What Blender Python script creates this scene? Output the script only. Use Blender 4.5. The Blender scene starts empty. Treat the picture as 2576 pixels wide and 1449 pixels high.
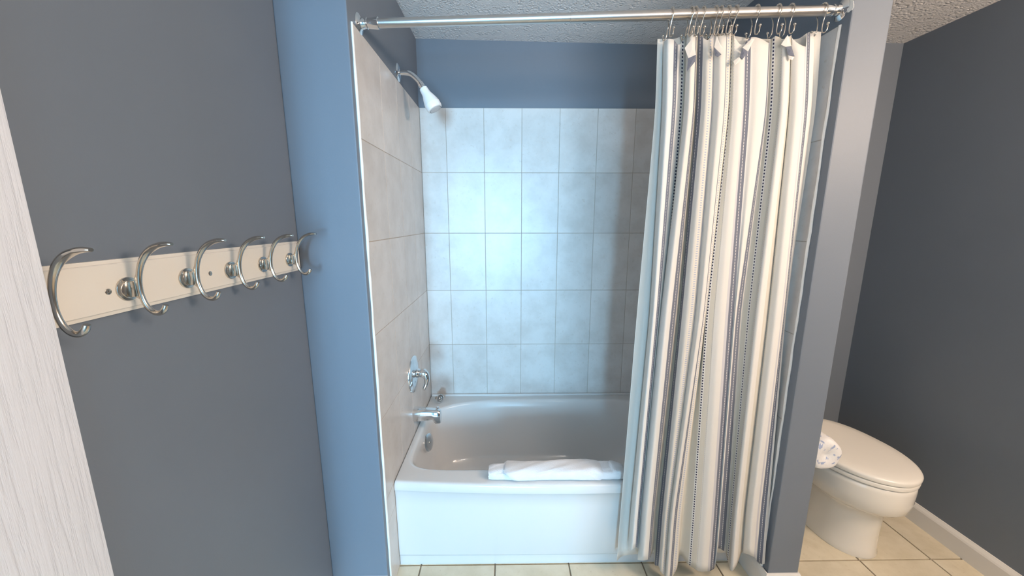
import bpy, bmesh, math, random
from mathutils import Vector, Matrix
random.seed(7)
C = bpy.context.scene.collection
PI = math.pi

# ------------------------------------------------------------------ helpers
def link(name, me, m, parent=None, smooth=True):
    o = bpy.data.objects.new(name, me)
    C.objects.link(o)
    if m is not None:
        for x in (m if isinstance(m, (list, tuple)) else [m]):
            me.materials.append(x)
    if smooth:
        for p in me.polygons: p.use_smooth = True
    if parent is not None: o.parent = parent
    return o

def obj(name, bm, m, parent=None, smooth=True, sharp=35):
    bmesh.ops.recalc_face_normals(bm, faces=bm.faces)
    if smooth and sharp:
        for e in bm.edges:
            if len(e.link_faces) == 2 and e.calc_face_angle(0) > math.radians(sharp):
                e.smooth = False
    me = bpy.data.meshes.new(name)
    bm.to_mesh(me); bm.free()
    return link(name, me, m, parent, smooth)

def tag(o, label=None, cat=None, group=None, kind=None):
    if label: o['label'] = label
    if cat: o['category'] = cat
    if group: o['group'] = group
    if kind: o['kind'] = kind
    return o

def thing(name, label, cat, loc=(0, 0, 0), rot=(0, 0, 0), group=None):
    o = bpy.data.objects.new(name, None)
    o.empty_display_size = .05
    C.objects.link(o); o.location = loc; o.rotation_euler = rot
    return tag(o, label, cat, group)

def box(bm, x0, x1, y0, y1, z0, z1, bev=0, seg=2):
    r = bmesh.ops.create_cube(bm, size=1)
    vs = r['verts']
    for v in vs:
        v.co = Vector((x0 + (v.co.x + .5) * (x1 - x0), y0 + (v.co.y + .5) * (y1 - y0), z0 + (v.co.z + .5) * (z1 - z0)))
    if bev > 0:
        es = list({e for v in vs for e in v.link_edges})
        bmesh.ops.bevel(bm, geom=es, offset=bev, segments=seg, affect='EDGES', profile=.6)
    return vs

def loft(bm, rings, closed=True, cap0=True, cap1=True):
    vs = [[bm.verts.new(p) for p in r] for r in rings]
    n = len(rings[0])
    for a, b in zip(vs, vs[1:]):
        for i in range(n if closed else n - 1):
            j = (i + 1) % n
            bm.faces.new((a[i], a[j], b[j], b[i]))
    if cap0: bm.faces.new(vs[0][::-1])
    if cap1: bm.faces.new(vs[-1])
    return vs

def frame(axis):
    a = Vector(axis).normalized()
    t = Vector((0, 0, 1)) if abs(a.z) < .9 else Vector((1, 0, 0))
    u = a.cross(t).normalized()
    return a, u, a.cross(u).normalized()

def lathe(bm, origin, axis, prof, n=32, cap0=True, cap1=True):
    a, u, w = frame(axis); o = Vector(origin)
    rings = []
    for h, r in prof:
        rings.append([o + a * h + (u * math.cos(2 * PI * i / n) + w * math.sin(2 * PI * i / n)) * max(r, 1e-5) for i in range(n)])
    loft(bm, rings, True, cap0, cap1)

def crom(p, t):
    # catmull-rom through list of Vectors
    n = len(p) - 1
    i = min(int(t), n - 1); f = t - i
    p0 = p[max(i - 1, 0)]; p1 = p[i]; p2 = p[i + 1]; p3 = p[min(i + 2, n)]
    return .5 * ((2 * p1) + (p2 - p0) * f + (2 * p0 - 5 * p1 + 4 * p2 - p3) * f * f + (3 * p1 - p0 - 3 * p2 + p3) * f ** 3)

def tube(bm, pts, rad, n=12, sub=6, cap=True, flat=None):
    """tube swept along a smooth path; rad is a number or a list per point; flat=(axis, list of factors) widens it along axis"""
    P = [Vector(p) for p in pts]
    R = rad if isinstance(rad, (list, tuple)) else [rad] * len(P)
    F = flat[1] if flat else [1] * len(P)
    m = (len(P) - 1) * sub
    cs = [crom(P, k / sub) for k in range(m + 1)]
    def lerp(L, t):
        i = min(int(t), len(L) - 2); return L[i] + (L[i + 1] - L[i]) * (t - i)
    prev = None; rings = []
    for k, c in enumerate(cs):
        d = (cs[min(k + 1, m)] - cs[max(k - 1, 0)]).normalized()
        if flat:
            u = Vector(flat[0]); u = (u - d * u.dot(d)).normalized()
        elif prev is None:
            _, u, _ = frame(d)
        else:
            u = (prev - d * prev.dot(d)).normalized()
        prev = u; w = d.cross(u)
        r = lerp(R, k / sub); f = lerp(F, k / sub)
        rings.append([c + u * math.cos(2 * PI * i / n) * r * f + w * math.sin(2 * PI * i / n) * r for i in range(n)])
    loft(bm, rings, True, cap, cap)

def ball(bm, c, r, seg=14):
    res = bmesh.ops.create_uvsphere(bm, u_segments=seg, v_segments=seg // 2 + 2, radius=r)
    for v in res['verts']: v.co += Vector(c)

# ------------------------------------------------------------------ materials
class NT:
    def __init__(s, name):
        s.m = bpy.data.materials.new(name); s.m.use_nodes = True
        s.t = s.m.node_tree; s.b = s.t.nodes['Principled BSDF']
    def n(s, t, **kw):
        x = s.t.nodes.new(t)
        for k, v in kw.items(): setattr(x, k, v)
        return x
    def l(s, a, b): s.t.links.new(a, b)
    def math(s, op, a, b=None):
        x = s.n('ShaderNodeMath', operation=op)
        for i, v in enumerate((a, b)):
            if v is None: continue
            if hasattr(v, 'is_linked'): s.l(v, x.inputs[i])
            else: x.inputs[i].default_value = v
        return x.outputs[0]
    def mix(s, f, a, b):
        x = s.n('ShaderNodeMix', data_type='RGBA')
        for i, v in ((0, f), (6, a), (7, b)):
            if hasattr(v, 'is_linked'): s.l(v, x.inputs[i])
            else: x.inputs[i].default_value = v if i == 0 else (*v, 1)
        return x.outputs[2]
    def ramp(s, f, stops):
        r = s.n('ShaderNodeValToRGB')
        e = r.color_ramp.elements
        while len(e) < len(stops): e.new(.5)
        for x, (p, c) in zip(e, stops):
            x.position = p; x.color = (*c, 1) if len(c) == 3 else c
        s.l(f, r.inputs[0]); return r.outputs[0]
    def pos(s): return s.n('ShaderNodeTexCoord').outputs['Object']
    def noise(s, scale, detail=3, vec=None, rough=.5):
        x = s.n('ShaderNodeTexNoise'); x.inputs['Scale'].default_value = scale
        x.inputs['Detail'].default_value = detail; x.inputs['Roughness'].default_value = rough
        s.l(vec if vec is not None else s.pos(), x.inputs['Vector']); return x.outputs['Fac']
    def stretch(s, v, sc):
        x = s.n('ShaderNodeMapping'); x.inputs['Scale'].default_value = sc
        s.l(v, x.inputs['Vector']); return x.outputs[0]
    def bump(s, h, strength=.3, dist=.002):
        x = s.n('ShaderNodeBump'); x.inputs['Strength'].default_value = strength
        x.inputs['Distance'].default_value = dist
        s.l(h, x.inputs['Height']); s.l(x.outputs[0], s.b.inputs['Normal'])
    def set(s, col=None, rough=.5, metal=0, spec=.5, coat=0):
        if col is not None:
            if hasattr(col, 'is_linked'): s.l(col, s.b.inputs['Base Color'])
            else: s.b.inputs['Base Color'].default_value = (*col, 1)
        s.b.inputs['Roughness'].default_value = rough
        s.b.inputs['Metallic'].default_value = metal
        s.b.inputs['Specular IOR Level'].default_value = spec
        s.b.inputs['Coat Weight'].default_value = coat
        return s

def simple(name, col, rough=.5, metal=0, spec=.5, coat=0):
    return NT(name).set(col, rough, metal, spec, coat).m

def mk_paint():
    k = NT('slate_wall_paint')
    f = k.noise(3.0, 4)
    k.set(k.mix(f, PAINT_A, PAINT_B), .48, 0, .35)
    k.bump(k.noise(260, 3), .12, .001); return k.m

def mk_ceiling():
    k = NT('popcorn_ceiling')
    v = k.n('ShaderNodeTexVoronoi'); v.inputs['Scale'].default_value = 95; k.l(k.pos(), v.inputs['Vector'])
    a = k.math('SUBTRACT', .55, v.outputs['Distance'])
    b = k.math('MULTIPLY', a, k.ramp(k.noise(34, 2), [(.42, (0, 0, 0)), (.62, (1, 1, 1))]))
    h = k.math('ADD', b, k.math('MULTIPLY', k.noise(170, 3), .35))
    k.set(k.mix(k.noise(4, 2), (.80, .79, .79), (.87, .86, .86)), .85, 0, .2)
    k.bump(h, 1.0, .007); return k.m

def mk_tile(name, c0, c1, c2, rough):
    k = NT(name)
    at = k.n('ShaderNodeAttribute'); at.attribute_name = 'tint'
    base = k.mix(k.ramp(k.noise(9, 5, rough=.6), [(.38, (0, 0, 0)), (.66, (1, 1, 1))]), c0, c1)
    base = k.mix(k.math('MULTIPLY', k.ramp(k.noise(55, 4, rough=.7), [(.60, (0, 0, 0)), (.70, (1, 1, 1))]), .35), base, c2)
    g = k.n('ShaderNodeHueSaturation'); k.l(base, g.inputs['Color'])
    k.l(k.math('ADD', k.math('MULTIPLY', at.outputs['Fac'], .12), .94), g.inputs['Value'])
    k.set(g.outputs[0], rough, 0, .5)
    k.bump(k.noise(38, 4), .10, .002); return k.m

def mk_door():
    k = NT('white_woodgrain_door')
    p = k.stretch(k.pos(), (1, 130, 7))
    f = k.noise(1.0, 4, p, .62)
    h = k.ramp(f, [(.36, (0, 0, 0)), (.5, (.75, .75, .75)), (.64, (1, 1, 1))])
    k.set((.76, .77, .81), .42, 0, .4)
    k.bump(h, .55, .0016); return k.m

def mk_fabric(name, col, weave=.10, stitch=None):
    """woven cotton; stitch=(colour, mode) draws the pattern woven into the stripe"""
    k = NT(name)
    uv = k.n('ShaderNodeUVMap').outputs[0]
    sp = k.n('ShaderNodeSeparateXYZ'); k.l(uv, sp.inputs[0]); U, V = sp.outputs[0], sp.outputs[1]
    c = k.mix(k.math('MULTIPLY', k.noise(900, 2), 1.0), tuple(x * (1 - weave) for x in col), tuple(min(1, x * (1 + weave)) for x in col))
    if stitch:
        sc, mode, u0, hw, per, duty = stitch
        band = k.math('LESS_THAN', k.math('ABSOLUTE', k.math('SUBTRACT', U, u0)), hw)
        fr = k.math('FRACT', k.math('DIVIDE', V, per))
        k2 = k.math('MULTIPLY', band, k.math('LESS_THAN', fr, duty))
        c = k.mix(k2, c, sc)
    k.set(c, .88, 0, .15)
    k.b.inputs['Sheen Weight'].default_value = .12
    k.bump(k.noise(700, 2), .15, .0008)
    tr = k.n('ShaderNodeBsdfTranslucent'); k.l(c, tr.inputs['Color'])
    mx = k.n('ShaderNodeMixShader'); mx.inputs[0].default_value = .08
    out = k.t.nodes['Material Output']
    k.l(k.b.outputs[0], mx.inputs[1]); k.l(tr.outputs[0], mx.inputs[2]); k.l(mx.outputs[0], out.inputs['Surface'])
    return k.m

def mk_terry():
    k = NT('white_terry_cloth')
    k.set((.80, .79, .80), .95, 0, .1)
    k.b.inputs['Sheen Weight'].default_value = .3
    k.bump(k.noise(420, 3), .8, .002); return k.m

def mk_brushed():
    k = NT('satin_steel_tube')
    k.set(k.mix(k.noise(1.0, 3, k.stretch(k.pos(), (3, 400, 400))), (.58, .56, .54), (.70, .68, .66)), .30, 1); return k.m

def mk_wrap():
    k = NT('blue_print_wrap')
    v = k.n('ShaderNodeTexVoronoi', feature='DISTANCE_TO_EDGE'); v.inputs['Scale'].default_value = 22; k.l(k.pos(), v.inputs['Vector'])
    m = k.math('MULTIPLY', k.math('LESS_THAN', v.outputs['Distance'], .10), k.ramp(k.noise(30, 2), [(.53, (0, 0, 0)), (.57, (1, 1, 1))]))
    k.set(k.mix(m, (.80, .79, .78), (.36, .43, .60)), .5, 0, .4)
    k.bump(k.noise(60, 3), .5, .004); return k.m

PAINT_A, PAINT_B = (.170, .199, .240), (.182, .212, .256)
PAINT = mk_paint(); CEIL = mk_ceiling()
TILE = mk_tile('cream_stone_tile', (.70, .672, .65), (.61, .575, .545), (.50, .42, .34), .32)
FTILE = mk_tile('cream_floor_tile', (.72, .655, .51), (.62, .555, .41), (.48, .40, .27), .36)
GROUT = simple('beige_grout', (.46, .41, .36), .9)
FGROUT = simple('brown_floor_grout', (.27, .22, .16), .9)
TRIMW = simple('white_trim_paint', (.80, .78, .74), .4)
CAULK = simple('white_caulk', (.86, .86, .84), .5)
DOOR = mk_door()
CHROME = simple('polished_chrome', (.78, .79, .80), .07, 1)
NICKEL = simple('brushed_nickel', (.60, .55, .49), .20, 1)
STEEL = mk_brushed()
ACRYL = simple('white_tub_acrylic', (.70, .688, .675), .16, 0, .5, .3)
PORC = simple('bone_porcelain', (.82, .79, .72), .12, 0, .5, .4)
SEATM = simple('bone_toilet_seat', (.79, .76, .69), .25)
PLAST = simple('white_plastic', (.86, .86, .86), .3)
SPRAY = simple('grey_spray_face', (.62, .62, .64), .45)
DARK = simple('dark_recess', (.03, .03, .03), .6)
RAILW = simple('ivory_rail_paint', (.80, .75, .67), .4)
BROWN = simple('raw_board_edge', (.20, .13, .06), .7)
TERRY = mk_terry(); WRAP = mk_wrap()
PAPER = simple('white_tissue_paper', (.85, .84, .82), .9)
GLASS = simple('window_glass', (.9, .95, 1), .02); GLASS.node_tree.nodes['Principled BSDF'].inputs['Transmission Weight'].default_value = 1

CREAM = (.78, .768, .735)
FAB = {
 'c': mk_fabric('cream_stripe', CREAM, .05),
 's': mk_fabric('slate_blue_stripe', (.175, .195, .25), .30, ((.74, .73, .72), 'line', .5, .045, .010, .75)),
 't': mk_fabric('taupe_stripe', (.65, .625, .555), .07),
 'n': mk_fabric('navy_stitched_stripe', (.78, .77, .745), .05, ((.035, .04, .09), 'dash', .5, .24, .0105, .52)),
 'd': mk_fabric('pale_stitched_stripe', (.75, .725, .665), .05, ((.45, .50, .62), 'dash', .5, .16, .0080, .45)),
 'g': mk_fabric('pale_grey_stripe', (.60, .605, .64), .06),
}
KEYS = list(FAB)
LINERM = mk_fabric('cream_liner_cloth', (.78, .765, .72), .04)

def struct(name, bm, m, label, cat, parent=None, smooth=False, sharp=35):
    o = obj(name, bm, m, parent, smooth, sharp)
    return tag(o, label, cat, kind='structure')
# fold lines of the cloth: stripe kind, then five points from hem top to bottom (metres)
CURT=[
 ('c',[[0.4915,1.265,2.0066],[0.5031,1.2671,1.8112],[0.5059,1.258,1.1298],[0.4829,1.2525,0.3287],[0.4813,1.2515,0.1543]]),
 ('c',[[0.4983,1.2482,2.0076],[0.5074,1.2429,1.8045],[0.5049,1.228,1.1376],[0.4822,1.215,0.3623],[0.4797,1.211,0.198]]),
 ('s',[[0.5175,1.2503,2.0053],[0.5266,1.2462,1.8055],[0.518,1.233,1.1362],[0.4984,1.2212,0.3565],[0.4964,1.2177,0.2053]]),
 ('c',[[0.5332,1.2579,1.9962],[0.5429,1.2576,1.8087],[0.5328,1.248,1.1323],[0.5139,1.24,0.3395],[0.5126,1.238,0.1807]]),
 ('n',[[0.5486,1.2684,2.0052],[0.5612,1.2729,1.813],[0.5542,1.268,1.127],[0.5401,1.265,0.3168],[0.5399,1.265,0.1148]]),
 ('t',[[0.5589,1.2724,2.0267],[0.5743,1.2788,1.8147],[0.5678,1.276,1.1249],[0.5555,1.275,0.3077],[0.556,1.2758,0.0994]]),
 ('d',[[0.5679,1.2687,2.0336],[0.5824,1.2737,1.8133],[0.5608,1.27,1.1265],[0.5443,1.2675,0.3145],[0.5443,1.2677,0.1005]]),
 ('c',[[0.5599,1.2569,2.024],[0.5707,1.2565,1.8085],[0.5398,1.248,1.1323],[0.5185,1.24,0.3395],[0.5172,1.238,0.125]]),
 ('c',[[0.5669,1.2429,2.0178],[0.5755,1.2364,1.8029],[0.5469,1.223,1.1387],[0.5252,1.2087,0.3674],[0.5233,1.2043,0.1574]]),
 ('s',[[0.5825,1.2478,2.0203],[0.5929,1.2437,1.805],[0.5695,1.233,1.136],[0.5505,1.2212,0.3559],[0.5496,1.2177,0.1481]]),
 ('t',[[0.5909,1.2585,2.0165],[0.6042,1.2593,1.8094],[0.5957,1.253,1.1308],[0.5712,1.2463,0.3332],[0.5713,1.2448,0.132]]),
 ('t',[[0.6007,1.2708,2.0303],[0.618,1.2772,1.8144],[0.6153,1.276,1.1247],[0.5955,1.275,0.3072],[0.5969,1.2758,0.1332]]),
 ('s',[[0.5992,1.2665,2.0309],[0.6162,1.2708,1.8126],[0.6172,1.268,1.1268],[0.5988,1.265,0.3161],[0.6004,1.265,0.0739]]),
 ('c',[[0.6105,1.2551,2.0145],[0.6237,1.2546,1.8081],[0.6159,1.248,1.132],[0.6025,1.24,0.3385],[0.6037,1.238,0.0937]]),
 ('d',[[0.6226,1.2464,2.0056],[0.6341,1.2422,1.8047],[0.6294,1.233,1.1358],[0.6057,1.2213,0.3552],[0.6067,1.2177,0.0861]]),
 ('g',[[0.6376,1.2513,2.0262],[0.6531,1.2495,1.8068],[0.657,1.243,1.1331],[0.6274,1.2337,0.3438],[0.6297,1.2312,0.0555]]),
 ('s',[[0.653,1.2634,2.0258],[0.6715,1.2672,1.8118],[0.6806,1.266,1.1271],[0.6531,1.2625,0.3177],[0.657,1.2623,0.0258]]),
 ('c',[[0.6445,1.2554,2.0205],[0.6602,1.2556,1.8085],[0.6626,1.251,1.131],[0.6309,1.2437,0.3348],[0.6336,1.2421,0.0394]]),
 ('c',[[0.6574,1.2412,2.0139],[0.6697,1.2352,1.8029],[0.666,1.226,1.1375],[0.6242,1.2125,0.3628],[0.626,1.2083,0.0629]]),
 ('s',[[0.6754,1.2427,2.0198],[0.6888,1.2377,1.8036],[0.6821,1.23,1.1364],[0.6375,1.2175,0.3582],[0.64,1.2137,0.0527]]),
 ('d',[[0.6778,1.2443,2.0233],[0.692,1.24,1.8043],[0.6858,1.233,1.1356],[0.6487,1.2212,0.3547],[0.6514,1.2177,0.063]]),
 ('t',[[0.6907,1.2477,2.0249],[0.7057,1.2451,1.8057],[0.6946,1.24,1.1337],[0.6703,1.23,0.3466],[0.6733,1.2272,0.097]]),
 ('t',[[0.7027,1.2582,2.0211],[0.7196,1.2606,1.8101],[0.7087,1.26,1.1285],[0.6903,1.255,0.3239],[0.6935,1.2542,0.1297]]),
 ('n',[[0.6968,1.2502,2.0194],[0.7117,1.2489,1.8068],[0.6989,1.245,1.1324],[0.7158,1.2363,0.3404],[0.72,1.2339,0.104]]),
 ('t',[[0.6973,1.2474,2.016],[0.7119,1.2449,1.8057],[0.7059,1.24,1.1337],[0.7245,1.23,0.3459],[0.729,1.2272,0.1018]]),
 ('d',[[0.7006,1.2446,2.0189],[0.7159,1.2407,1.8046],[0.7198,1.235,1.1349],[0.7393,1.2237,0.3513],[0.7444,1.2205,0.096]]),
 ('c',[[0.7047,1.2433,2.0084],[0.7187,1.239,1.8041],[0.7228,1.233,1.1354],[0.744,1.2212,0.3535],[0.7492,1.2177,0.0933]]),
 ('c',[[0.7192,1.24,1.9907],[0.7313,1.2346,1.8029],[0.7394,1.228,1.1367],[0.7601,1.215,0.3589],[0.7658,1.211,0.095]]),
 ('g',[[0.7337,1.2422,1.9928],[0.7473,1.238,1.8039],[0.7605,1.233,1.1353],[0.784,1.2212,0.353],[0.7906,1.2177,0.0889]]),
 ('s',[[0.738,1.2448,1.9982],[0.7534,1.2417,1.805],[0.7734,1.238,1.134],[0.7973,1.2275,0.3473],[0.8045,1.2245,0.0831]]),
 ('c',[[0.7568,1.2496,2.0138],[0.7757,1.2489,1.807],[0.7981,1.248,1.1313],[0.8226,1.24,0.3358],[0.8306,1.238,0.0828]]),
 ('c',[[0.7811,1.2454,2.0101],[0.7978,1.2433,1.8055],[0.7999,1.242,1.1328],[0.8223,1.2325,0.3425],[0.8284,1.2299,0.1347]]),
 ('s',[[0.8135,1.2492,1.9988],[0.8286,1.2493,1.8073],[0.8099,1.251,1.1305],[0.833,1.2437,0.3323],[0.838,1.2421,0.1683]]),
 ('c',[[0.8196,1.2561,2.011],[0.8391,1.2593,1.8101],[0.8341,1.264,1.127],[0.8693,1.26,0.3173],[0.8763,1.2596,0.1384]]),
 ('t',[[0.8257,1.2602,2.0144],[0.8471,1.2654,1.8119],[0.8452,1.272,1.1249],[0.8842,1.27,0.3081],[0.8923,1.2704,0.1194]]),
 ('n',[[0.8271,1.2547,2.0142],[0.8481,1.2574,1.8096],[0.8571,1.262,1.1274],[0.8819,1.2575,0.3194],[0.8906,1.2569,0.1051]]),
 ('t',[[0.8334,1.2501,2.0186],[0.854,1.2508,1.8078],[0.8602,1.254,1.1295],[0.8812,1.2475,0.3283],[0.8906,1.2461,0.0882]]),
 ('d',[[0.8475,1.2435,2.0088],[0.8655,1.2416,1.8053],[0.8696,1.243,1.1323],[0.8777,1.2337,0.3407],[0.8872,1.2312,0.0856]]),
 ('c',[[0.8495,1.2379,1.9998],[0.865,1.2336,1.8031],[0.8682,1.233,1.1349],[0.8734,1.2212,0.3519],[0.8827,1.2177,0.0913]]),
 ('c',[[0.8569,1.2349,2.01],[0.8734,1.2293,1.8019],[0.8773,1.228,1.1362],[0.8797,1.215,0.3575],[0.8888,1.211,0.1005]]),
 ('t',[[0.8712,1.2399,2.0134],[0.8901,1.2366,1.804],[0.8985,1.238,1.1335],[0.9012,1.2275,0.346],[0.9103,1.2245,0.1114]]),
 ('d',[[0.8822,1.2504,2.0218],[0.9063,1.252,1.8083],[0.9287,1.258,1.1282],[0.9354,1.2525,0.3232],[0.9435,1.2515,0.144]]),
 ('c',[[0.8833,1.2449,2.0098],[0.9044,1.2441,1.8061],[0.927,1.248,1.1308],[0.9323,1.24,0.3344],[0.94,1.238,0.1525]]),
 ('c',[[0.8988,1.2361,1.9909],[0.9157,1.2317,1.8027],[0.9383,1.233,1.1346],[0.9398,1.2212,0.3511],[0.9472,1.2177,0.1644]]),
 ('g',[[0.9196,1.2375,1.9845],[0.9366,1.2341,1.8034],[0.961,1.237,1.1335],[0.9638,1.2263,0.3464],[0.9727,1.2231,0.1472]]),
 ('c',[[0.9248,1.2401,1.9887],[0.9432,1.2379,1.8045],[0.9692,1.242,1.1322],[0.975,1.2325,0.3406],[0.9847,1.2299,0.1343]]),
 ('s',[[0.9257,1.2428,2.0229],[0.9499,1.2416,1.8056],[0.9766,1.247,1.1309],[0.9862,1.2388,0.3349],[0.9973,1.2367,0.1139]]),
 ('c',[[0.9383,1.2473,2.025],[0.964,1.2483,1.8075],[0.9872,1.256,1.1285],[1.0046,1.2343,0.3386],[1.0046,1.217,0.12]]),
 ('',[[0.9545,1.2511,2.0268],[0.9814,1.2541,1.8091],[0.9979,1.264,1.1264],[1.0062,1.2249,0.3471],[1.0062,1.2077,0.132]]),
]
LINER=[
 [[0.4744,1.2722,2.0179],[0.485,1.2773,1.814],[0.4635,1.27,1.1269],[0.4475,1.2675,0.3157],[0.4447,1.2677,0.0867]],
 [[0.4853,1.2773,2.0202],[0.4983,1.2848,1.8161],[0.4902,1.28,1.1242],[0.4695,1.28,0.3042],[0.4678,1.2812,0.0949]],
 [[0.4953,1.2758,2.0196],[0.5093,1.2828,1.8156],[0.5125,1.278,1.1246],[0.4974,1.2775,0.3061],[0.4964,1.2785,0.1051]],
 [[0.5269,1.2813,2.0221],[0.5442,1.2911,1.818],[0.5624,1.29,1.1213],[0.5518,1.2925,0.292],[0.5526,1.2947,0.095]],
 [[0.5611,1.2756,2.0282],[0.5803,1.2834,1.816],[0.6095,1.282,1.1232],[0.5958,1.2825,0.3005],[0.5975,1.2839,0.1095]],
 [[0.6138,1.2791,2.0306],[0.6357,1.2893,1.8178],[0.6653,1.292,1.1204],[0.6667,1.295,0.2884],[0.6704,1.2974,0.0944]],
 [[0.6613,1.2719,2.0333],[0.6833,1.2795,1.8153],[0.7037,1.282,1.1228],[0.7086,1.2825,0.2991],[0.713,1.2839,0.1078]],
 [[0.7145,1.2748,2.0297],[0.7386,1.2847,1.8169],[0.7597,1.291,1.1203],[0.78,1.2937,0.2881],[0.7866,1.296,0.0941]],
 [[0.7616,1.2676,2.0197],[0.7854,1.2749,1.8143],[0.8119,1.281,1.1227],[0.8209,1.2812,0.2988],[0.828,1.2826,0.1076]],
 [[0.8157,1.2711,2.0192],[0.8416,1.2809,1.8161],[0.8622,1.291,1.1199],[0.8779,1.2937,0.2869],[0.8869,1.296,0.0927]],
 [[0.862,1.2638,2.0163],[0.8875,1.2711,1.8136],[0.9064,1.281,1.1223],[0.918,1.2812,0.2976],[0.9274,1.2826,0.1062]],
 [[0.9146,1.2668,2.0179],[0.9436,1.2763,1.8152],[0.9714,1.29,1.1198],[0.9914,1.2925,0.2867],[1.002,1.2947,0.0886]],
 [[0.9462,1.2613,2.0358],[0.9771,1.2686,1.8132],[0.9989,1.282,1.1217],[1.002,1.2825,0.2952],[1.002,1.2839,0.0936]],
 [[0.9796,1.2567,2.034],[1.002,1.2626,1.8116],[1.002,1.276,1.1232],[1.002,1.275,0.3017],[1.002,1.2758,0.0922]],
]
RINGS=[
 (0.5069,1.2589,0.5013,2.0036),
 (0.5663,1.2567,0.5591,2.0085),
 (0.5784,1.2562,0.5761,2.0084),
 (0.6014,1.2554,0.5936,2.0147),
 (0.6388,1.2540,0.6355,2.0187),
 (0.6545,1.2534,0.6483,2.0229),
 (0.6774,1.2526,0.6726,2.0205),
 (0.7003,1.2517,0.6898,2.0158),
 (0.7629,1.2494,0.7590,2.0107),
 (0.8265,1.2470,0.8247,2.0123),
 (0.8648,1.2456,0.8618,2.0118),
 (0.9615,1.2420,0.9599,2.0173),
]
FLAPS=[
 ('c',[[0.5436,1.2294,1.9742],[0.5654,1.2313,2.0015],[0.5753,1.2295,1.9755],[0.5789,1.2281,1.9551],[0.5562,1.2273,1.9447]]),
 ('s',[[0.5548,1.2243,1.9435],[0.5775,1.2251,1.9538],[0.575,1.2236,1.9333],[0.5531,1.2217,1.9057]]),
 ('c',[[0.634,1.2296,1.977],[0.6405,1.2319,2.0098],[0.6491,1.2305,1.9895],[0.6664,1.2289,1.968],[0.6573,1.2281,1.9566]]),
 ('s',[[0.6324,1.2266,1.9757],[0.6557,1.2251,1.9554],[0.6463,1.2247,1.9485],[0.6363,1.2249,1.9518]]),
 ('c',[[0.721,1.2295,1.9763],[0.7462,1.2313,2.0014],[0.7571,1.2313,2.0026],[0.739,1.2287,1.965]]),
 ('s',[[0.7136,1.2247,1.9499],[0.7193,1.2265,1.975],[0.7372,1.2257,1.9637],[0.7216,1.2241,1.9409]]),
 ('c',[[0.6954,1.2268,1.9373],[0.7154,1.2277,1.9512],[0.7234,1.2271,1.942],[0.7011,1.226,1.9259]]),
 ('c',[[0.8394,1.2301,1.986],[0.858,1.2321,2.0133],[0.8717,1.2298,1.9816],[0.8547,1.2297,1.9792]]),
 ('s',[[0.8526,1.2267,1.978],[0.8696,1.2268,1.9803],[0.8819,1.2247,1.9508],[0.8618,1.2251,1.9552]]),
 ('c',[[0.8639,1.2281,1.9565],[0.8841,1.2277,1.952],[0.8776,1.2269,1.9405],[0.8673,1.2273,1.9462]]),
]
# ------------------------------------------------------------------ the room (metres, floor at z=0, camera over the origin)
XL, XR = -.463, 1.015           # tile faces of the tub alcove
YB = 2.086                      # tile face at the back
YF = 1.208                      # front of the two wall ends beside the tub
WL, WR = -.680, 2.0             # hook wall, toilet wall
YN = 2.016                      # wall behind the toilet
YREAR = -.36
ZT = 2.042                      # top of the tiling
def zc(x): return 2.366 - .0165 * x
H = 2.45

bm = bmesh.new(); box(bm, WL - .12, WR + .12, YREAR - .1, 2.25, -.12, -.006)
floor = struct('floor', bm, FGROUT, 'cream stone tiled bathroom floor', 'floor')
def tiles(bm, us, vs, place, gap, bev):
    lay = bm.faces.layers.float.new('tint') if not bm.faces.layers.float.get('tint') else bm.faces.layers.float['tint']
    for u0, u1 in zip(us, us[1:]):
        for v0, v1 in zip(vs, vs[1:]):
            t = random.random()
            before = set(bm.faces)
            place(bm, u0 + gap / 2, u1 - gap / 2, v0 + gap / 2, v1 - gap / 2, bev)
            for f in set(bm.faces) - before: f[lay] = t
bm = bmesh.new()
us = [-.9 + 0] + [-.055 + .3175 * i for i in range(-1, 7)] + [WR]
us[0] = WL
vs = [YREAR] + [1.3405 + .3175 * i for i in range(-5, 3)] + [YN + .1]
tiles(bm, us, vs, lambda b, a, c, d, e, v: box(b, a, c, d, e, -.008, 0, v, 1), .006, .0012)
ft = struct('floor_tiling', bm, FTILE, 'square cream stone floor tiles', 'floor', floor)
del ft['category']

bm = bmesh.new()
x0, x1 = WL - .12, WR + .12
v = [bm.verts.new(p) for p in ((x0, YREAR - .1, zc(x0)), (x1, YREAR - .1, zc(x1)), (x1, 2.25, zc(x1)), (x0, 2.25, zc(x0)),
                               (x0, YREAR - .1, 2.6), (x1, YREAR - .1, 2.6), (x1, 2.25, 2.6), (x0, 2.25, 2.6))]
for q in ((3, 2, 1, 0), (4, 5, 6, 7), (0, 1, 5, 4), (1, 2, 6, 5), (2, 3, 7, 6), (3, 0, 4, 7)): bm.faces.new([v[i] for i in q])
struct('ceiling', bm, CEIL, 'white popcorn textured ceiling', 'ceiling')

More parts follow.
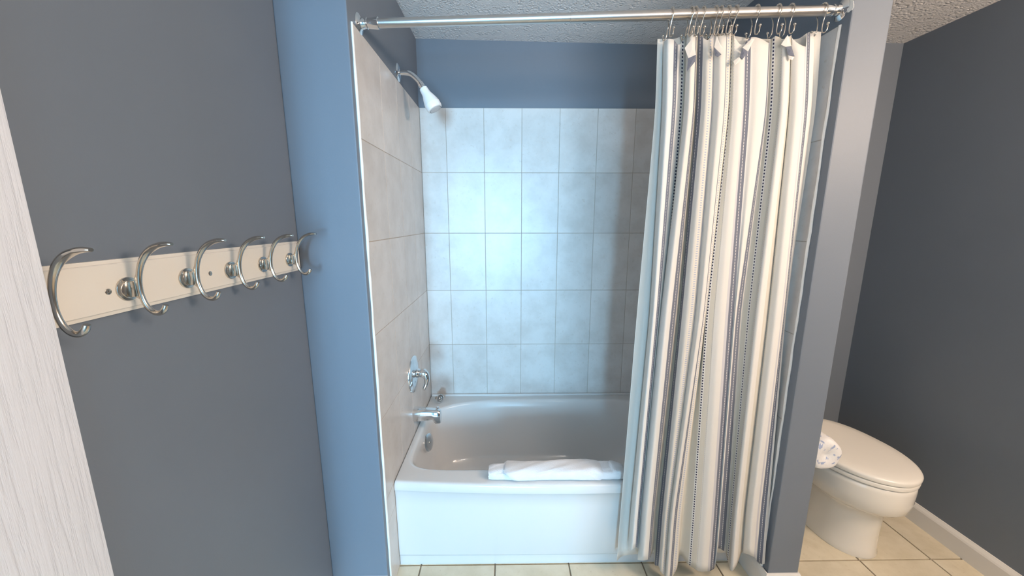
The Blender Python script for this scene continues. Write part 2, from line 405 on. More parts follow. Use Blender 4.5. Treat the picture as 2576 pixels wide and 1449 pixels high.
# walls are solid blocks; the tub alcove and the toilet nook are left between them
bm = bmesh.new(); box(bm, WL - .12, WL, YREAR - .1, 2.25, 0, H)
struct('wall_left', bm, PAINT, 'slate grey wall that carries the hook rail', 'wall')
bm = bmesh.new(); box(bm, WL, XL - .004, YF, 2.25, 0, H, .004, 2)
struct('wall_front', bm, PAINT, 'blue grey wall end at the left of the tub', 'wall', smooth=False)
bm = bmesh.new(); box(bm, XL - .004, XR + .004, YB + .006, 2.25, 0, H)
struct('wall_back', bm, PAINT, 'blue grey wall above the tile behind the tub', 'wall')
bm = bmesh.new(); box(bm, XR + .004, 1.138, YF - .008, 2.25, 0, H, .004, 2)
struct('wall_middle', bm, PAINT, 'slate grey partition between the curtain and the toilet', 'wall')
bm = bmesh.new(); box(bm, 1.138, WR, YN, 2.25, 0, H)
struct('wall_nook', bm, PAINT, 'narrow strip of slate wall behind the toilet', 'wall')
bm = bmesh.new(); box(bm, WR, WR + .12, YREAR - .1, 2.25, 0, H)
struct('wall_right', bm, PAINT, 'dark slate wall to the right of the toilet', 'wall')
# wall behind the viewer: an open doorway, and a bedroom with a tall window beyond it
DX0, DX1, DZ = -.655, .24, 2.06
bm = bmesh.new()
box(bm, WL, DX0, YREAR - .11, YREAR, 0, H); box(bm, DX1, WR, YREAR - .11, YREAR, 0, H); box(bm, DX0, DX1, YREAR - .11, YREAR, DZ, H)
struct('wall_rear', bm, PAINT, 'slate wall behind the viewer with the doorway', 'wall')
bm = bmesh.new()
HX0, HX1, HY = -2.4, 2.4, -5.2
box(bm, HX0 - .1, HX0, HY, YREAR - .11, 0, H); box(bm, HX1, HX1 + .1, HY, YREAR - .11, 0, H)
WX0, WX1, WZ0, WZ1 = -.85, .25, .08, 2.15
box(bm, HX0 - .1, WX0, HY - .1, HY, 0, H); box(bm, WX1, HX1 + .1, HY - .1, HY, 0, H)
box(bm, WX0, WX1, HY - .1, HY, 0, WZ0); box(bm, WX0, WX1, HY - .1, HY, WZ1, H)
struct('wall_bedroom', bm, simple('pale_bedroom_paint', (.55, .56, .57), .6), 'pale bedroom walls beyond the doorway', 'wall')
bm = bmesh.new(); box(bm, HX0 - .1, HX1 + .1, HY - .1, YREAR - .1, -.12, -.002)
struct('floor_bedroom', bm, simple('bedroom_carpet', (.34, .30, .26), .95), 'carpeted bedroom floor beyond the doorway', 'floor')
bm = bmesh.new(); box(bm, HX0 - .1, HX1 + .1, HY - .1, YREAR - .1, H - .06, H + .06)
struct('ceiling_bedroom', bm, simple('bedroom_ceiling_paint', (.72, .72, .72), .8), 'bedroom ceiling beyond the doorway', 'ceiling')
win = thing('window_1', 'tall white framed window in the bedroom behind', 'window', (0, 0, 0)); win['kind'] = 'structure'
bm = bmesh.new()
for a in ((WX0, WX0 + .05, WZ0, WZ1), (WX1 - .05, WX1, WZ0, WZ1), (WX0 + .05, WX1 - .05, WZ0, WZ0 + .05), (WX0 + .05, WX1 - .05, WZ1 - .05, WZ1)):
    box(bm, a[0], a[1], HY - .07, HY - .02, a[2], a[3], .004)
obj('frame', bm, TRIMW, win)

# tiling of the alcove
def tiled(name, us, zs, place, back, label):
    bm = bmesh.new(); box(bm, *back)
    o = struct(name, bm, GROUT, label, 'wall tile')
    b = bmesh.new(); tiles(b, us, zs, place, .0026, .0009)
    t = obj('tile', b, TILE, o, False)
    return o
zs = [.30] + [1.457 + .2553 - .3265 * i for i in (4, 3, 2, 1, 0)] + [ZT]
tiled('wall_tile_back', [XL + .0005] + [-.3258 + .2032 * i for i in range(7)] + [XR - .0005], zs,
      lambda b, a, c, d, e, v: box(b, a, c, YB, YB + .005, d, e, v, 1), (XL, XR, YB + .0012, YB + .006, .30, ZT), 'cream tiled wall behind the tub')
tiled('wall_tile_left', [1.238, 1.4677, 1.671, 1.874, YB], [.0] + zs,
      lambda b, a, c, d, e, v: box(b, XL - .004, XL, a, c, d, e, v, 1), (XL - .004, XL - .0012, 1.237, YB, 0, ZT), 'cream tiled side wall carrying the tub taps')
tiled('wall_tile_right', [1.238, 1.4677, 1.671, 1.874, YB], [.0] + zs,
      lambda b, a, c, d, e, v: box(b, XR, XR + .004, a, c, d, e, v, 1), (XR + .0012, XR + .004, 1.237, YB, 0, ZT), 'strip of tiled wall right of the curtain')

# raw white caulk beads where the tiling stops
def bead(name, x, label):
    bm = bmesh.new()
    rr = random.Random(3 if x < 0 else 5)
    pts = []; rad = []
    for i in range(40):
        z = .02 + (ZT - .02) * i / 39
        pts.append((x + rr.uniform(-.0006, .0006), 1.2335 + rr.uniform(-.0012, .0012), z)); rad.append(.0042 + rr.uniform(-.0010, .0010))
    tube(bm, pts, rad, 8, 2)
    struct(name, bm, CAULK, label, 'trim', smooth=True)
bead('trim_1', XL - .0015, 'white caulk line where the left tiling ends')
bead('trim_2', XR + .0015, 'white caulk line where the right tiling ends')

# baseboards
def skirt(name, pts, label, h=.098, t=.014):
    """profile swept along a plan polyline; the room is on the left of the direction of travel"""
    prof = [(0, 0), (t, 0), (t, h * .78), (t * .8, h * .86), (t * .45, h * .95), (t * .3, h), (0, h)]
    n = len(pts); rings = []
    for i, p in enumerate(pts):
        p = Vector((p[0], p[1]))
        def nrm(a, b):
            d = (Vector(b[:2]) - Vector(a[:2])).normalized(); return Vector((-d.y, d.x))
        if i == 0: m = nrm(pts[0], pts[1])
        elif i == n - 1: m = nrm(pts[-2], pts[-1])
        else:
            a, b = nrm(pts[i - 1], pts[i]), nrm(pts[i], pts[i + 1]); m = (a + b) / (1 + a.dot(b))
        rings.append([(p.x + m.x * o, p.y + m.y * o, z) for o, z in prof])
    bm = bmesh.new(); loft(bm, rings, True, True, True)
    struct(name, bm, TRIMW, label, 'baseboard')
skirt('baseboard_left', [(XL - .004, YF), (WL, YF), (WL, YREAR)][::-1][::-1], 'white baseboard under the hook wall and wall end')
skirt('baseboard_middle', [(1.138, YN), (1.138, YF - .008), (XR + .001, YF - .008), (XR + .001, 1.345)], 'white baseboard wrapped round the partition foot')
skirt('baseboard_nook', [(WR, YN), (1.138, YN)], 'white baseboard behind the toilet')
skirt('baseboard_right', [(WR, YREAR), (WR, YN)], 'long white baseboard under the dark right wall')

# open door leaf, folded back against the hook wall
d = thing('door_1', 'open white woodgrain door leaf at the left edge', 'door'); d['kind'] = 'structure'
bm = bmesh.new(); box(bm, -.657, -.622, -.33, .497, .012, 2.03, .002, 2)
obj('leaf', bm, DOOR, d)
bm = bmesh.new()
lathe(bm, (-.622, -.262, .95), (1, 0, 0), [(0, .032), (.006, .032), (.010, .014), (.030, .011), (.036, .022), (.050, .028), (.060, .022), (.063, .004)], 24)
obj('door_knob', bm, NICKEL, d)

# ------------------------------------------------------------------ hook rail
rail = thing('coat_hook_rail', 'ivory board with six nickel double hooks on the left wall', 'hook rail', (WL, .85, 1.341))
def R(p): return (p[0] - WL, p[1] - .85, p[2] - 1.341)
XF = -.6675
bm = bmesh.new(); ya, yb = .30, 1.193; zc0, hh = 1.345, .0462
prof = [(WL, hh), (XF - .0045, hh), (XF - .004, hh - .0015), (XF - .0035, hh - .006), (XF - .001, hh - .0065), (XF, hh - .0078), (XF, -hh + .0078), (XF - .001, -hh + .0065), (XF - .0035, -hh + .006), (XF - .004, -hh + .0015), (XF - .0045, -hh), (WL, -hh)]
def rring(y, k): return [R((x if x < XF - .003 else x - k, y, zc0 + z * (1 - k * 4))) for x, z in prof]
loft(bm, [rring(ya, 0), rring(yb - .006, 0), rring(yb - .0058, .003), rring(yb, .004)], True)
obj('board', bm, RAILW, rail, True, 20)
for y in (.612, .827):
    bm = bmesh.new(); lathe(bm, R((XF - .0003, y, 1.3395)), (1, 0, 0), [(0, .0052), (.0008, .0052), (.0014, .004), (.0015, .0022), (.0004, .0016)], 20)
    s = obj('screw', bm, NICKEL, rail)
HK = [(-.607, -.148), (-.611, -.156), (-.620, -.1625), (-.631, -.1605), (-.6405, -.150), (-.6462, -.132), (-.6470, -.112), (-.6440, -.092), (-.637, -.073), (-.626, -.057), (-.611, -.046), (-.594, -.0405), (-.579, -.0405)]
for y in (.519, .644, .766, .889, 1.008, 1.132):
    dx = .001
    zz = 1.457
    pts = [R((x + dx, y, z + zz)) for x, z in HK]
    bm = bmesh.new()
    tube(bm, pts, [.0042, .0050, .0046, .0044, .0043, .0043, .0043, .0044, .0046, .0049, .0050, .0046, .0026], 14, 5,
         flat=((0, 1, 0), [1.0, 1.05, 1.0, .95, .95, .95, .95, 1.05, 1.2, 1.45, 1.8, 1.9, 1.4]))
    # flat web joining the curl to its foot
    web = [(-.672, -.104), (-.660, -.104), (-.653, -.101), (-.648, -.092), (-.642, -.078), (-.6430, -.094), (-.6465, -.112), (-.6455, -.130), (-.640, -.149), (-.644, -.144), (-.649, -.137), (-.655, -.133), (-.672, -.133)]
    loft(bm, [[R((x + dx, y + s, z + zz)) for x, z in web] for s in (-.0022, .0022)])
    h = obj('hook', bm, NICKEL, rail)
    bm = bmesh.new()
    lathe(bm, R((XF - .0005, y, zz - .1185)), (1, 0, 0), [(0, .0208), (.0030, .0208), (.0038, .0202), (.0042, .0185), (.0046, .0165), (.0060, .0160), (.0066, .0150)], 30)
    box(bm, *(lambda a, b: (a[0], b[0], a[1], b[1], a[2], b[2]))(R((XF + .004, y - .0055, zz - .1325)), R((XF + .0155, y + .0055, zz - .1045))), .0025, 2)
    rs = obj('rosette', bm, NICKEL, h)

# ------------------------------------------------------------------ bathtub
tub = thing('bathtub', 'white alcove bathtub with a gently bowed apron', 'bathtub', ((XL + XR) / 2, 1.71, 0))
TCX, TCY = (XL + XR) / 2, 1.72
RIM = .412
def front(x, amt, y0): return y0 - amt * max(0, 1 - ((x - .276) / .745) ** 2)
N = 160
peri = []
hw = (XR - XL) / 2 - .0012; hd = YB - TCY - .001
for i in range(N):                       # directions spread along the rectangle's outline, corners included
    s = i / N * 4; k = int(s); f = (s - k) * 2 - 1
    peri.append([(f, -1), (1, f), (-f, 1), (-1, -f)][k])
def outer(amt, y0, z, inset=0):
    out = []
    for a, b in peri:
        x = TCX + a * (hw - inset)
        yf = front(x, amt, y0); yb = YB - .001 - inset
        y = yf + (yb - yf) * (b + 1) / 2
        out.append(Vector((x - TCX, y - 1.71, z)))
    return out
BX0, BX1, BY0, BY1 = -.434, .945, 1.402, 2.026
def basin(z, sx0, sx1, sy0, sy1, nf=9, nr=3.4):
    x0, x1, y0, y1 = BX0 + sx0, BX1 - sx1, BY0 + sy0, BY1 - sy1
    cx, cy = (x0 + x1) / 2, (y0 + y1) / 2; a, b = (x1 - x0) / 2, (y1 - y0) / 2
    out = []
    for p, q in peri:
        dx, dy = p * hw, q * .36
        n = nf if q < 0 else nf + (nr - nf) * min(1, q / .6)
        L = (abs(dx / a) ** n + abs(dy / b) ** n) ** (-1 / n)
        out.append(Vector((cx + dx * L - TCX, cy + dy * L - 1.71, z)))
    return out
bm = bmesh.new()
rings = [outer(.002, 1.346, 0), outer(.003, 1.346, .042), outer(.004, 1.345, .046), outer(.005, 1.342, .050), outer(.009, 1.341, .058),
         outer(.024, 1.338, .30), outer(.028, 1.336, .366), outer(.030, 1.332, .371), outer(.030, 1.330, .376), outer(.030, 1.330, .392),
         outer(.030, 1.331, .402, .001), outer(.030, 1.334, .408, .002), outer(.030, 1.339, .4115, .003), outer(.030, 1.346, RIM, .005)]
rings += [basin(RIM, -.012, -.02, -.012, -.006), basin(RIM - .0004, -.006, -.012, -.006, 0), basin(RIM - .004, 0, 0, 0, .006), basin(RIM - .012, .005, .010, .005, .012),
          basin(RIM - .05, .010, .03, .012, .022, 8, 3.6), basin(.22, .030, .10, .030, .050, 7, 4), basin(.11, .050, .18, .055, .075, 6, 4), basin(.075, .075, .22, .085, .105, 5, 4),
          basin(.058, .11, .27, .12, .14, 4.5, 4), basin(.052, .22, .40, .20, .21, 4, 4)]
loft(bm, rings, True, True, True)
obj('tub_shell', bm, ACRYL, tub, True, 50)
# raised back flange along the tile
bm = bmesh.new(); box(bm, -hw + .004, hw - .004, YB - .016 - 1.71, YB - .0015 - 1.71, RIM - .003, RIM + .010, .004, 3)
obj('tiling_flange', bm, ACRYL, tub)
# overflow plate on the inner left wall
bm = bmesh.new()
ov = Vector((-.4235 - TCX + .019, 1.694 - 1.71, .350)); oax = Vector((1, -.24, .20))
lathe(bm, ov, oax, [(-.022, .036), (.004, .0440), (.007, .0437), (.0095, .040), (.0105, .020), (.0106, .004)], 40)
op = obj('overflow_plate', bm, CHROME, tub)
bm = bmesh.new(); lathe(bm, ov + Vector((.0105, 0, .001)), oax, [(0, .006), (.002, .0055), (.003, .003), (.0022, .001)], 16)
obj('screw', bm, NICKEL, op)

# drain stopper lying on the rim corner
st = thing('drain_stopper', 'chrome drain stopper lying on the back left tub rim', 'drain stopper', (-.397, 1.992, RIM))
bm = bmesh.new()
sc = Vector((.004, -.004, .0258)); ax = Vector((.72, -.62, .18))
lathe(bm, sc, ax, [(0.0000, 0.0218), (0.0013, 0.0253), (0.0040, 0.0257), (0.0069, 0.0244), (0.0082, 0.0205), (0.0077, 0.0119), (0.0099, 0.0086), (0.0112, 0.0040)], 32)
cap = obj('stopper_disc', bm, CHROME, st)
bm = bmesh.new(); lathe(bm, sc, -ax, [(-0.0013, 0.0079), (0.0079, 0.0079), (0.0092, 0.0139), (0.0185, 0.0139), (0.0198, 0.0092), (0.0343, 0.0092), (0.0356, 0.0053)], 20)
obj('stopper_stem', bm, NICKEL, st)

# folded towel on the rim
tw = thing('folded_towel', 'white terry towel folded on the tub rim', 'towel', (.205, 1.352, RIM))
rr = random.Random(11)
def nz(x, s): return math.sin(x * 23 + s) * .5 + math.sin(x * 57 + s * 2.3) * .3 + math.sin(x * 101 + s * 5) * .2
def towel_ring(x, y0, y1, h, s, n=36, lift=0):
    out = []
    cy, b = (y0 + y1) / 2, (y1 - y0) / 2
    for i in range(n):
        t = 2 * PI * i / n
        c, q = math.cos(t), math.sin(t)
        yy = cy + b * math.copysign(abs(c) ** .75, c)
        z = lift + h * (.5 + .5 * math.copysign(abs(q) ** .62, q))
        k = max(0, q)
        yy += nz(x + i * .013, s) * .0042 * (1 if q > -.4 else .3)
        z += nz(x * .8 + i * .02, s + 1) * .0036 * k
        out.append(Vector((x, yy, max(z, lift + .0004))))
    return out
def towel(name, xs, fy0, fy1, fh, s, skew=0, lift=.0006, parent=tw):
    bm = bmesh.new(); rings = []
    m = len(xs)
    for i, x in enumerate(xs):
        e = min(1, min(i, m - 1 - i) / 2.0); e = .86 + .14 * e
        y0, y1 = fy0(x), fy1(x); c = (y0 + y1) / 2
        rg = towel_ring(x, c + (y0 - c) * e, c + (y1 - c) * e, fh(x) * e, s, lift=lift)
        for v in rg: v.x += skew * (v.z / .05 - .5) + nz(v.z * 20, s) * .002
        rings.append(rg)
    loft(bm, rings); return obj(name, bm, TERRY, parent, True, 60)
lin = lambda a, b, n: [a + (b - a) * i / (n - 1) for i in range(n)]
towel('towel_core', lin(-.283, .262, 60), lambda x: -.031 + .003 * math.sin(x * 17), lambda x: .046, lambda x: .0440 + .004 * math.sin(x * 9 + 1), 1.7)
wr = towel('towel_fold', lin(-.200, .205, 50), lambda x: -.0385 + .004 * math.sin(x * 13 + 2) + (.006 if x > .15 else 0), lambda x: .050, lambda x: .0525 + .003 * math.sin(x * 11), 4.1, skew=-.062, lift=.0004)
towel('towel_roll', lin(.215, .281, 16), lambda x: -.030, lambda x: .040, lambda x: .050 - max(0, x - .235) * .35, 7.3, lift=.0012)

# ------------------------------------------------------------------ tub and shower fittings on the left tile
def part_thing(name, label, cat, loc): return thing(name, label, cat, loc)
sh = thing('showerhead', 'white bell shower head on a chrome wall arm', 'shower head', (XL - .004, 1.724, 2.080))
bm = bmesh.new(); lathe(bm, (0, 0, 0), (1, 0, 0), [(0, .036), (.002, .036), (.005, .033), (.009, .022), (.011, .011), (.012, .010)], 40)
obj('wall_flange', bm, CHROME, sh)
bm = bmesh.new(); tube(bm, [(.006, 0, 0), (.03, 0, 0), (.052, 0, -.004), (.075, 0, -.020), (.098, 0, -.046)], .0105, 20, 8)
obj('shower_arm', bm, CHROME, sh)
p0 = Vector((.093, 0, -.040)); dr = Vector((.50, -.02, -.86)).normalized()
bm = bmesh.new(); lathe(bm, p0, dr, [(0, .0125), (.006, .0125), (.007, .0135), (.014, .0135), (.015, .0115), (.021, .0115), (.022, .013), (.028, .013)], 24)
obj('swivel_collar', bm, CHROME, sh)
bm = bmesh.new(); lathe(bm, p0 + dr * .024, dr, [(0, .0150), (.003, .0175), (.022, .0190), (.030, .0205), (.045, .0265), (.062, .0320), (.074, .0345), (.0745, .0338), (.0755, .0346), (.092, .0345), (.098, .0325), (.100, .0285)], 48)
hd_ = obj('head_shell', bm, PLAST, sh)
bm = bmesh.new(); lathe(bm, p0 + dr * .122, dr, [(0, .0275), (.0022, .0275), (.0024, .0235), (.0034, .023), (.0038, .001)], 48)
fc = obj('spray_face', bm, SPRAY, sh)
bm = bmesh.new()
a_, u_, w_ = frame(dr)
for i in range(40):
    t = 2 * PI * i / 40
    lathe(bm, p0 + dr * .1240 + (u_ * math.cos(t) + w_ * math.sin(t)) * .0256, dr, [(0, .0010), (.0009, .0009)], 6)
o = obj('nozzle_ring', bm, DARK, fc)

vl = thing('shower_valve', 'round chrome shower valve with a curled lever handle', 'shower valve', (XL, 1.700, .7165))
bm = bmesh.new(); lathe(bm, (0, 0, 0), (1, 0, 0), [(0, .0905), (.004, .0905), (.007, .0885), (.012, .070), (.0135, .066), (.014, .058), (.019, .040), (.021, .030), (.022, .024)], 56)
obj('escutcheon', bm, CHROME, vl)
bm = bmesh.new(); lathe(bm, (.015, 0, .004), (1, 0, 0), [(0, .024), (.014, .023), (.018, .020), (.019, .018)], 32)
lathe(bm, (.030, 0, .004), (1, 0, 0), [(0, .017), (.010, .021), (.022, .0225), (.032, .0200), (.037, .013), (.038, .002)], 32)
obj('handle_hub', bm, CHROME, vl)
bm = bmesh.new(); tube(bm, [(.050, 0, .012), (.062, -.002, -.002), (.068, -.006, -.022), (.066, -.012, -.046), (.058, -.018, -.066), (.056, -.021, -.076)], [.015, .017, .0145, .0105, .009, .0055], 18, 6, flat=((0, 1, 0), [1, 1.15, 1.2, 1.25, 1.35, 1.3]))
obj('lever', bm, CHROME, vl)

sp = thing('tub_spout', 'chrome tub spout with a diverter knob above the tub', 'spout', (XL, 1.684, .512))
bm = bmesh.new()
def spr(x, top, bot, w, n=28):
    out = []
    for i in range(n):
        t = 2 * PI * i / n; c, s_ = math.cos(t), math.sin(t)
        out.append((x, w * math.copysign(abs(c) ** .8, c), (top + bot) / 2 + (top - bot) / 2 * math.copysign(abs(s_) ** .8, s_)))
    return out
loft(bm, [spr(0, .034, -.034, .031), spr(.004, .035, -.035, .032), spr(.030, .035, -.034, .030), spr(.070, .032, -.029, .027), spr(.092, .029, -.027, .025),
          spr(.099, .028, -.040, .0245), spr(.104, .0275, -.048, .024), spr(.112, .0265, -.0495, .0235), spr(.126, .024, -.049, .0225), spr(.131, .020, -.046, .020)])
obj('spout_body', bm, CHROME, sp, True, 50)
bm = bmesh.new(); lathe(bm, (.116, 0, .022), (0, 0, 1), [(0, .004), (.008, .004), (.009, .0075), (.014, .0078), (.0155, .005), (.016, .001)], 18)
obj('diverter_knob', bm, CHROME, sp)

# ------------------------------------------------------------------ curtain rod
ra, rb = Vector((XL - .004, 1.297, 2.0665)), Vector((XR + .004, 1.238, 2.0855))
rax = (rb - ra).normalized(); RL = (rb - ra).length
rod = thing('shower_curtain_rod', 'satin steel shower curtain rod spanning the alcove', 'curtain rod', ra)
bm = bmesh.new(); lathe(bm, rax * .045, rax, [(0, .0135), (.62, .0135), (.6205, .0145), (.628, .0145), (.6285, .0145), (RL - .055, .0145)], 28)
obj('tube', bm, STEEL, rod)
for nm, o0, dirx in (('left', Vector((0, 0, 0)), rax), ('right', rax * RL, -rax)):
    bm = bmesh.new()
    lathe(bm, o0, dirx, [(0, .030), (.003, .030), (.006, .027), (.009, .019), (.011, .0165), (.018, .0155), (.022, .0135), (.026, .0135), (.0285, .016), (.0315, .013)], 36)
    fl = obj('wall_flange', bm, CHROME, rod)
    if nm == 'left':
        bm = bmesh.new(); lathe(bm, o0, dirx, [(.030, .0125), (.031, .0145), (.060, .0172), (.064, .0175), (.065, .0160)], 32)
    else:
        bm = bmesh.new(); lathe(bm, o0, dirx, [(.030, .0125), (.031, .0150), (.050, .0160), (.052, .0150)], 32)
    obj('end_socket', bm, CHROME, rod)
# torn white paint patch beside the right flange
bm = bmesh.new(); rr = random.Random(2)
n = 26; pts0 = []
for i in range(n):
    t = 2 * PI * i / n; r = .020 + rr.uniform(-.006, .007)
    pts0.append((r * math.cos(t) * .9, r * math.sin(t) * 1.1))
loft(bm, [[(XR + .0038 - x_, 1.2165 + p[0] * k, 2.086 + p[1] * k) for p in pts0] for x_, k in ((0, 1), (.0010, .98), (.0014, .85))])
tag(obj('plaster_patch', bm, CAULK, None, False), 'torn white plaster patch beside the right rod flange', 'plaster patch')
# ------------------------------------------------------------------ shower curtain and liner
def cloth(name, cols, types, mats, sub, rows, thick, parent=None, wav=0):
    P = [[Vector(p) for p in c] for c in cols]
    # column profiles resampled in height (piecewise smooth), then across
    rowsP = []
    for r in range(rows + 1):
        t = r / rows
        line = []
        for c in P:
            z0, z1 = c[0].z, c[-1].z; z = z0 + (z1 - z0) * (t ** 1.0)
            k = 0
            while k < len(c) - 2 and z < c[k + 1].z: k += 1
            f = (c[k].z - z) / (c[k].z - c[k + 1].z)
            q = crom(c, k + min(max(f, 0), 1)) if False else c[k].lerp(c[k + 1], min(max(f, 0), 1) )
            line.append(Vector((q.x, q.y, z)))
        rowsP.append(line)
    # light smoothing down each column so the levels do not show as kinks
    for _ in range(4):
        new = [[v.copy() for v in l] for l in rowsP]
        for r in range(1, rows):
            for j in range(len(P)):
                a, b, c = rowsP[r - 1][j], rowsP[r][j], rowsP[r + 1][j]
                new[r][j].x = b.x * .5 + (a.x + c.x) * .25; new[r][j].y = b.y * .5 + (a.y + c.y) * .25
        rowsP = new
    bm = bmesh.new(); uvl = bm.loops.layers.uv.new('UVMap')
    nc = len(P) - 1
    grid = [[bm.verts.new(crom(l, j / sub)) for j in range(nc * sub + 1)] for l in rowsP]
    for r in range(rows):
        for j in range(nc * sub):
            f = bm.faces.new((grid[r][j], grid[r + 1][j], grid[r + 1][j + 1], grid[r][j + 1]))
            s = j // sub
            if types: f.material_index = KEYS.index(types[s])
            u0, u1 = (j % sub) / sub, (j % sub + 1) / sub
            for lp, (u, v) in zip(f.loops, ((u0, grid[r][j].co.z), (u0, grid[r + 1][j].co.z), (u1, grid[r + 1][j + 1].co.z), (u1, grid[r][j + 1].co.z))):
                lp[uvl].uv = (u, v)
    me = bpy.data.meshes.new(name); bm.to_mesh(me); bm.free()
    o = link(name, me, mats, parent, True)
    md = o.modifiers.new('cloth', 'SOLIDIFY'); md.thickness = thick; md.offset = 0
    return o
cur = cloth('shower_curtain', [c for _, c in CURT], [t for t, _ in CURT], list(FAB.values()), 6, 60, .0008)
tag(cur, 'cream and slate blue striped shower curtain bunched at the right', 'shower curtain')
li = cloth('shower_curtain_liner', LINER, None, LINERM, 8, 50, .0006)
tag(li, 'plain cream curtain liner hanging behind the striped curtain', 'curtain liner')

for kind, poly in FLAPS:
    bm = bmesh.new(); P = [Vector(p) for p in poly]; c = sum(P, Vector()) / len(P) + Vector((0, -.003, 0))
    uvl = bm.loops.layers.uv.new('UVMap')
    pv = [bm.verts.new(p) for p in P]; cv = bm.verts.new(c)
    for i in range(len(pv)): bm.faces.new((pv[i], pv[(i + 1) % len(pv)], cv))
    me = bpy.data.meshes.new('folded_corner'); bm.to_mesh(me); bm.free()
    o = link('folded_corner', me, FAB[kind], cur, False)
    md = o.modifiers.new('cloth', 'SOLIDIFY'); md.thickness = .0009

# ------------------------------------------------------------------ double hooks on the rod
ORD = ['leftmost', 'second', 'third', 'fourth', 'fifth', 'sixth', 'seventh', 'eighth', 'ninth', 'tenth', 'eleventh', 'rightmost']
def ring_parts(root, lean):
    bm = bmesh.new()
    w = .0017
    # over the rod, down its front in an S, then the little front hook
    pts = [(-.002, .016, -.012), (-.001, .0185, .002), (0, .0155, .0125), (0, .003, .0188), (.0005, -.010, .0168), (0, -.0185, .006), (lean * .25, -.0200, -.008), (lean * .55, -.0135, -.024), (lean * .8, -.010, -.040), (lean, -.0105, -.058), (lean + .0015, -.0135, -.066), (lean + .004, -.0195, -.067), (lean + .006, -.0225, -.060), (lean + .0075, -.0220, -.048)]
    tube(bm, pts, w, 10, 4)
    # back hook for the liner
    pts2 = [(-.002, .016, -.012), (-.002, .010, -.026), (lean * .6 - .003, .006, -.042), (lean * .8 - .004, .006, -.058), (lean - .006, .010, -.0655), (lean - .008, .016, -.064), (lean - .009, .0175, -.054)]
    tube(bm, pts2, w, 10, 4)
    obj('wire', bm, NICKEL, root)
    bm = bmesh.new(); ball(bm, (lean + .0075, -.0218, -.045), .0042); obj('ball_tip', bm, NICKEL, root)
    bm = bmesh.new(); ball(bm, (lean - .009, .0178, -.051), .0040); obj('ball_tip', bm, NICKEL, root)
    for k in range(5):
        a = math.radians(50 + 20 * k)
        bm = bmesh.new(); ball(bm, (-.0003, .0186 * math.cos(a), .0186 * math.sin(a)), .0030, 10)
        obj('roller_bead', bm, NICKEL, root)
for k, (x, y, xb, zb) in enumerate(RINGS):
    t = (x - ra.x) / (rb.x - ra.x); p = ra.lerp(rb, t)
    root = thing('curtain_hook', ORD[k] + ' wire curtain hook of the twelve on the rod, counted from the left' if 0 < k < 11 else ORD[k] + ' wire curtain hook of the twelve on the rod', 'curtain hook', (x, p.y, p.z), (0, 0, 0), 'double curtain hooks on the rod')
    ring_parts(root, max(-.014, min(.004, xb - x)))

# ------------------------------------------------------------------ toilet (local: y=0 at the bowl tip, +y to the tank)
th = math.radians(8)
toi = thing('toilet', 'bone coloured toilet with closed lid beside the dark wall', 'toilet', (1.598, 1.262, 0), (0, 0, th))
def egg(z, w, yf, yw, yb, nb=2.6, n=56, cx=0):
    out = []
    for i in range(n):
        t = 2 * PI * i / n; c, s_ = math.cos(t), math.sin(t)
        if s_ < 0: x, y = w * c, yw + (yw - yf) * s_
        else:
            x = w * math.copysign(abs(c) ** (2 / nb), c); y = yw + (yb - yw) * abs(s_) ** (2 / nb)
        out.append((cx + x, y, z))
    return out
bm = bmesh.new()
loft(bm, [egg(0, .112, .083, .22, .50), egg(.006, .114, .081, .22, .505), egg(.03, .108, .086, .22, .50), egg(.10, .104, .086, .22, .495), egg(.19, .106, .083, .22, .49),
          egg(.222, .110, .078, .22, .49), egg(.240, .126, .058, .23, .49), egg(.256, .152, .030, .235, .49), egg(.278, .170, .012, .24, .495), egg(.32, .179, .004, .24, .50),
          egg(.372, .182, .003, .24, .505), egg(.388, .181, .005, .24, .505), egg(.394, .175, .012, .24, .50)])
obj('bowl', bm, PORC, toi, True, 60)
bm = bmesh.new()
loft(bm, [egg(.3965, .176, .010, .24, .475), egg(.398, .184, .001, .24, .48), egg(.412, .186, -.001, .24, .48), egg(.4165, .183, .003, .24, .478), egg(.4175, .176, .010, .24, .47)])
obj('seat', bm, SEATM, toi, True, 60)
bm = bmesh.new()
loft(bm, [egg(.4195, .178, .008, .24, .485), egg(.421, .187, -.002, .24, .49), egg(.434, .189, -.004, .24, .49), egg(.440, .186, 0, .24, .488), egg(.444, .178, .012, .24, .48),
          egg(.4475, .14, .06, .245, .44), egg(.449, .08, .13, .25, .36), egg(.4493, .01, .24, .25, .26)])
obj('lid', bm, SEATM, toi, True, 60)
for s_ in (-.075, .075):
    bm = bmesh.new(); box(bm, s_ - .022, s_ + .022, .478, .512, .394, .449, .006, 3)
    obj('hinge', bm, SEATM, toi)
bm = bmesh.new()
def tr(z, w, d, cy=.60): return [(w * math.copysign(abs(math.cos(2 * PI * i / 40)) ** .3, math.cos(2 * PI * i / 40)), cy + d * math.copysign(abs(math.sin(2 * PI * i / 40)) ** .3, math.sin(2 * PI * i / 40)), z) for i in range(40)]
loft(bm, [tr(.36, .13, .06), tr(.40, .168, .080), tr(.55, .176, .084), tr(.72, .182, .086)])
loft(bm, [egg(.20, .10, .40, .45, .62), egg(.394, .13, .44, .48, .66)])
obj('tank', bm, PORC, toi, True, 50)
bm = bmesh.new(); loft(bm, [tr(.721, .186, .090), tr(.725, .190, .094), tr(.745, .190, .094), tr(.752, .184, .088), tr(.753, .17, .075)])
obj('tank_lid', bm, PORC, toi, True, 50)
bm = bmesh.new(); lathe(bm, (-.13, .516, .66), (0, -1, 0), [(0, .014), (.006, .014), (.008, .009), (.016, .008)], 20)
